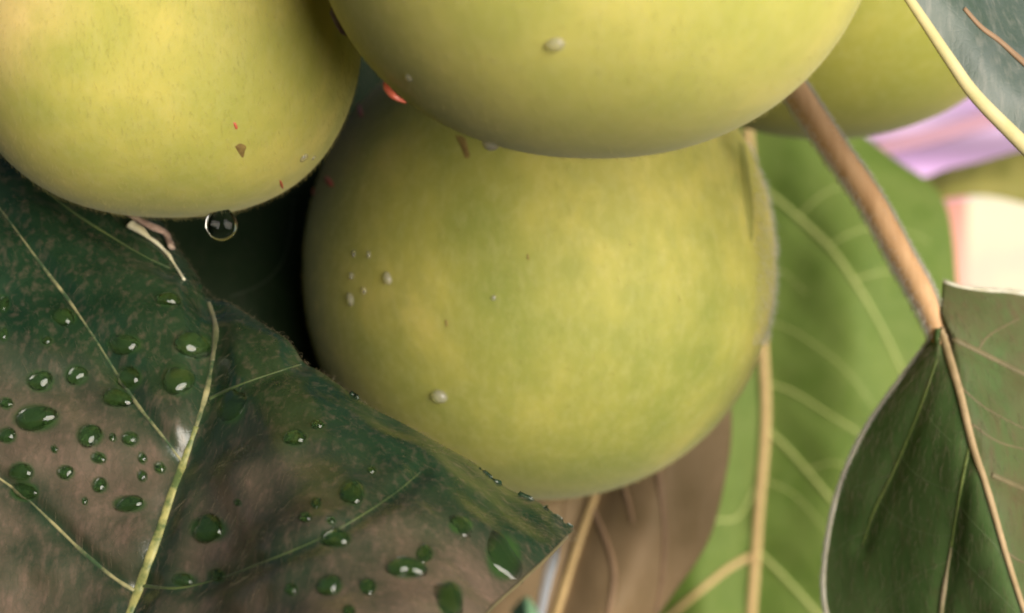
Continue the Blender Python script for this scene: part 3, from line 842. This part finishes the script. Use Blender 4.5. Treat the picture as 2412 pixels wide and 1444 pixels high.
LG = 'water drops on the wet leaf'
DROPS = [
    (85, 985, 50, 29, 'biggest domed water drop near the left edge of the picture', 0.1),
    (212, 1026, 29, 23, 'oval water drop between the biggest drop and the midrib', 0.4),
    (307, 1034, 18, 15, 'round bead close to the left of the midrib, level with the biggest drop', 0),
    (17, 1026, 20, 17, 'round drop at the left edge just below the biggest drop', 0),
    (15, 950, 15, 12, 'small drop at the left edge just above the biggest drop', 0),
    (95, 898, 29, 23, 'bright glinting drop above the biggest drop', 0.3),
    (181, 884, 25, 21, 'amber glinting drop right of the drop above the biggest one', 0.3),
    (292, 811, 38, 21, 'wide flat drop just right of the upper left side vein', 0.1),
    (152, 747, 26, 17, 'drop touching the left of the upper left side vein', 0.2),
    (110, 802, 13, 9, 'tiny bead between the left edge drops and the upper left side vein', 0), (8, 715, 13, 18, 'green drop cut by the left edge, uppermost on the leaf', 0), (8, 786, 10, 15, 'green drop cut by the left edge, second from top', 0),
    (458, 814, 38, 25, 'drop beside the upper part of the midrib, just under the fold', 0.2),
    (420, 896, 33, 32, 'round green drop left of the midrib with a blue glint', 0),
    (303, 892, 31, 26, 'drop lying across the upper left side vein', 0.5),
    (278, 938, 36, 18, 'flat drop just left of the side vein, under the drop lying across it', 0.5),
    (397, 706, 26, 15, 'dim drop highest on the leaf, left of the fold', 0),
    (50, 1112, 27, 21, 'drop at far left above the lower left side vein', 0.1),
    (58, 1158, 31, 21, 'drop lying on the lower left side vein', 0.2),
    (155, 1113, 19, 15, 'oval bead right of the drop above the lower left side vein', 0.3), (232, 1079, 17, 12, 'small flat bead straight below the oval drop', 0.3), (335, 1079, 9, 12, 'tiny bead just left of the midrib fork, upper of two', 0), (335, 1121, 10, 12, 'tiny bead just left of the midrib fork, lower of two', 0.3), (265, 1030, 8, 8, 'tiny bead between the oval drop and the round bead by the midrib', 0),
    (235, 1143, 17, 16, 'pale glinting bead in the middle of the leaf left of the midrib', 0),
    (305, 1187, 36, 17, 'wide drop with two blue glints left of the midrib', -0.1),
    (377, 1102, 12, 12, 'bead nearest the left side of the midrib fork', 0), (200, 1180, 7, 7, 'tiny bead left of the wide drop with two blue glints', 0), (128, 1058, 7, 8, 'tiny bead straight below the biggest drop', 0),
    (695, 1031, 26, 17, 'single dark drop on the upper right of the leaf, below the main fruit', 0.2),
    (745, 1185, 11, 13, 'small bead left of the round drop with the clear blue highlight', 0), (719, 1218, 13, 10, 'small flat bead above the right side vein, lower left of the blue highlight drop', 0), (560, 1184, 7, 7, 'tiny lone bead right of the midrib above the broad irregular drop', 0), (876, 1107, 9, 8, 'tiny bead above right of the round drop with the clear blue highlight', 0), (780, 1226, 9, 8, 'tiny bead just above the drop on the right side vein', 0), (748, 1000, 14, 9, 'small bead above right of the single dark drop', 0.2),
    (830, 1160, 27, 26, 'round drop with a clear blue highlight, right half of the leaf', 0),
    (790, 1268, 33, 19, 'drop hanging on the right side vein', 0.2),
    (492, 1246, 42, 28, 'broad irregular green drop right of the midrib', 0.5),
    (776, 1380, 28, 21, 'drop with a blue and orange glint near the bottom edge', 0.2),
    (686, 1388, 13, 13, 'bead left of the drop with the blue and orange glint', 0),
    (866, 1382, 18, 17, 'bead next to the drop with the blue and orange glint', 0),
    (958, 1338, 42, 22, 'long irregular drop with a sky-blue glint, lower right of the leaf', -0.15),
    (1000, 1305, 18, 18, 'small drop joined to the upper end of the long irregular drop', 0),
    (1086, 1237, 26, 19, 'drop in the corner of the leaf above the big pool', 0.4),
    (1186, 1312, 38, 50, 'big flat pool of water near the pointed corner of the leaf', -0.3),
    (1060, 1412, 27, 40, 'tall irregular drop at the bottom edge left of the big pool', -0.2),
    (432, 1366, 24, 15, 'flat drop just right of the midrib foot', 0.1),
    (512, 1356, 17, 14, 'small drop beside the flat drop at the midrib foot', 0),
    (822, 1440, 14, 13, 'bead cut by the bottom edge below the right side vein', 0),
    (545, 955, 30, 40, 'thin film of water right of the midrib below the fold', 0.3),
]
wetmask = np.zeros(wet.U.shape)
for k, (u, v, a, b, lab, rot) in enumerate(DROPS):
    p, n = wet.at(u, v)
    sc_ = PX * (p[1] - CAM_Y) / 0.2
    # the drop lies on a slanting blade: its height shows too, so the footprint is a bit longer down the slope
    tx = np.array([1.0, 0, 0]) - n[0] * n; tx /= np.linalg.norm(tx); tb = np.cross(n, tx)
    rx, ry = a * sc_ / max(abs(tx[0]), 0.5), b * sc_ / max(abs(tb[2]), 0.5)
    film = 'film' in lab; pool = 'pool' in lab
    h = (0.12 if film else 0.32 if pool else 0.76) * min(rx, ry)
    V, F = drop_mesh(p, n, rx, ry, h, -rot, 0.10 + (0.08 if 'irregular' in lab or pool or film else 0), k, sink=0.15)
    o = mk('water_drop', V, F, M['water'], origin=p)
    prop(o, lab, 'water drop', LG)
    wetmask = np.maximum(wetmask, np.exp(-(((wet.U - u) / (a * 1.04)) ** 2 + ((wet.V - v) / (b * 1.04)) ** 2) ** 3))
at = wet.obj.data.attributes.new('wet', 'FLOAT', 'POINT')
at.data.foreach_set('value', wetmask.ravel().astype(np.float32))
felt_sheen = np.clip((wet.V - (760 + 0.28 * wet.U)) / 260, 0, 1) * np.clip((wet.V - np.interp(wet.U, Eu[:, 0], Eu[:, 1]) - 90) / 160, 0, 1)  # broad brown reflection on the lower blade, put into the colour
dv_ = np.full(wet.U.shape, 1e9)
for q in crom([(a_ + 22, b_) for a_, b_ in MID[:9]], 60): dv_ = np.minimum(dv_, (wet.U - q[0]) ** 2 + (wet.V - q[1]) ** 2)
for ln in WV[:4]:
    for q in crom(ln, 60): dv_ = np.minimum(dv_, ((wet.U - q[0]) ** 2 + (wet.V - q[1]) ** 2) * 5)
felt_sheen *= 1 - 0.85 * np.exp(-dv_ / (2 * 42 ** 2))
at = wet.obj.data.attributes.new('felt_sheen', 'FLOAT', 'POINT')
at.data.foreach_set('value', felt_sheen.ravel().astype(np.float32))
wet.fuzz(2200, 0.0020, 1.0e-5, M['hair_leaf'], 13, mask=wetmask)
edge_fuzz([wet.G[i, 0] for i in range(60, 298, 6)], 700, 0.0007, 0.8e-5, M['hair_leaf'], wet.obj, out=(0.3, -0.2, 0.6), spread=0.4, seed=8)

FG = 'water drops on the fruits'
FD = [
    (f_main, 912, 656, 12, 16, 'bright blue-white bead on the left side of the central fruit', 0.8),
    (f_main, 825, 705, 11, 16, 'bead nearest the left outline of the central fruit, lowest of its cluster', 0.7),
    (f_main, 857, 685, 7, 9, 'tiny bead in the middle of the cluster on the central fruit', 0.7),
    (f_main, 827, 650, 8, 9, 'tiny bead left of the bright bead on the central fruit', 0.7),
    (f_main, 833, 598, 5, 9, 'tiny pink glinting bead topmost left in the cluster on the central fruit', 0.7),
    (f_main, 868, 600, 6, 9, 'tiny bead topmost right in the cluster on the central fruit', 0.7),
    (f_main, 1034, 934, 20, 18, 'lone bead low on the central fruit above the wet leaf', 0.8),
    (f_main, 1162, 702, 6, 7, 'tiny bead near the middle of the central fruit', 0.7),
    (f_up, 1307, 105, 24, 19, 'pale blurred drop on the face of the upper fruit', 0.6),
    (f_up, 1155, 338, 22, 24, 'drop on the lower outline of the upper fruit with a pink glint', 0.9),
    (f_up, 962, 183, 11, 13, 'small pale drop near the lower left outline of the upper fruit', 0.7),
    (f_left, 715, 371, 12, 12, 'small bead near the right outline of the upper left fruit', 0.7),
    (f_left, 738, 372, 7, 9, 'tiny bead next to the right outline of the upper left fruit', 0.7),
]
for k, (fr, u, v, a, b, lab, hh) in enumerate(FD):
    p, n = fr.hit(u, v)
    s_ = PX * (p[1] - CAM_Y) / 0.2
    V, F = drop_mesh(p, n, a * s_, b * s_, hh * a * s_, 0.2, 0.05, 100 + k, sink=0.1)
    prop(mk('water_drop', V, F, M['dew'], origin=p), lab, 'water drop', FG)
# the drop hanging under the left fruit
n_, m_ = 28, 36
th = np.linspace(0.02, math.pi - 0.02, n_)[:, None]; ph = np.linspace(0, 2 * math.pi, m_, endpoint=False)[None]
neck = 1 - 0.18 * np.clip(np.cos(th), 0, 1) ** 2
cx = W(522, 528, -0.012)
V = cx + 0.00178 * np.stack([np.sin(th) * np.cos(ph) * neck, 0.6 * np.sin(th) * np.sin(ph) * neck, np.cos(th) * 1.06 + 0 * ph], -1).reshape(-1, 3)
F = [tuple(map(int, q)) for q in grid_faces(n_, m_, True)] + [tuple(range(m_)), tuple(range((n_ - 1) * m_, n_ * m_))[::-1]]
prop(mk('water_drop', V, F, M['water_thin'], origin=cx), 'clear round drop hanging from the underside of the upper left fruit', 'water drop', FG)


# ------------------------------------------------------------------ marks and painted drop glints on the skins (parts of the fruits)
def patch(fr, outline, mat, name, lift=0.00004, label=None, dome=0.00002):
    """thin raised patch that follows the skin; outline in pixels"""
    O = crom(outline + outline[:1], 28)[:-1]
    c = O.mean(0)
    rings = []
    for f_ in (1.0, 0.66, 0.33):
        rings.append([fr.hit(*(c + (q - c) * f_)) for q in O])
    cen = fr.hit(*c)
    V = []
    for k, ring in enumerate(rings):
        for p, n in ring: V.append(p + n * (lift * (0 if k == 0 else 1) + dome * k))
    V.append(cen[0] + cen[1] * (lift + dome * 3))
    m = len(O)
    F = [tuple(map(int, q)) for q in grid_faces(3, m, True)] + [(2 * m + (i + 1) % m, 2 * m + i, 3 * m) for i in range(m)]
    o = mk(name, np.array(V), F, mat, fr.obj)
    if label: o['label'] = label
    return o


patch(f_left, [(553, 345), (566, 338), (580, 345), (577, 356), (572, 372), (562, 360)], M['scar'], 'scar', label='small brown scar')
patch(f_left, [(549, 288), (556, 290), (560, 302), (554, 304)], M['coral'], 'coral_glint', label='small orange-red drop glint painted on the skin')
patch(f_left, [(658, 424), (664, 428), (668, 444), (661, 440)], M['coral'], 'coral_glint', label='small orange-red drop glint painted on the skin')
patch(f_main, [(1072, 318), (1095, 325), (1102, 350), (1107, 368), (1096, 372), (1088, 352)], M['scar'], 'scar', label='short dark brown scar under the upper fruit')
patch(f_main, [(1738, 330), (1752, 335), (1764, 420), (1775, 510), (1770, 575), (1760, 520), (1748, 440)], M['crease'], 'crease', lift=0.0003, label='long dark pointed crease near the right outline')
patch(f_main, [(1048, 752), (1053, 756), (1054, 768), (1050, 768)], M['scar'], 'scar')
patch(f_main, [(1241, 598), (1245, 600), (1246, 612), (1242, 610)], M['scar'], 'scar')
patch(f_main, [(764, 414), (776, 418), (786, 436), (778, 440), (768, 430)], M['coral'], 'coral_glint', lift=0.0002, label='coral-red drop glint painted on the skin near the left outline')
patch(f_main, [(728, 442), (738, 440), (742, 456), (732, 460)], M['coral'], 'coral_glint', lift=0.0002)
patch(f_main, [(842, 240), (850, 250), (855, 272), (848, 276), (842, 258)], M['coral'], 'coral_glint', lift=0.0002)
patch(f_up, [(763, 20), (775, 45), (792, 70), (802, 92), (792, 100), (776, 84), (765, 55)], M['pink_brown'], 'dry_patch', lift=0.0004, label='dry pinkish patch on the left outline')

# coral-red drop glint between the fruits, built as a solid sliver
sp = crom([W(904, 194, -0.040), W(914, 212, -0.041), (W(930, 228, -0.0415)), W(956, 242, -0.041)], 24)
V_, F_ = tube(sp, np.interp(np.linspace(0, 1, 24), [0, 0.25, 0.6, 1], [2, 8, 8, 2]) * PX * 0.8, 12, 0.35)
prop(mk('glint_sliver', V_, F_, M['coral']), 'coral-red drop glint built as a solid sliver between the upper fruit and the central fruit', 'painted glint')

for o in bpy.data.objects:
    if '_origin' in o: del o['_origin']
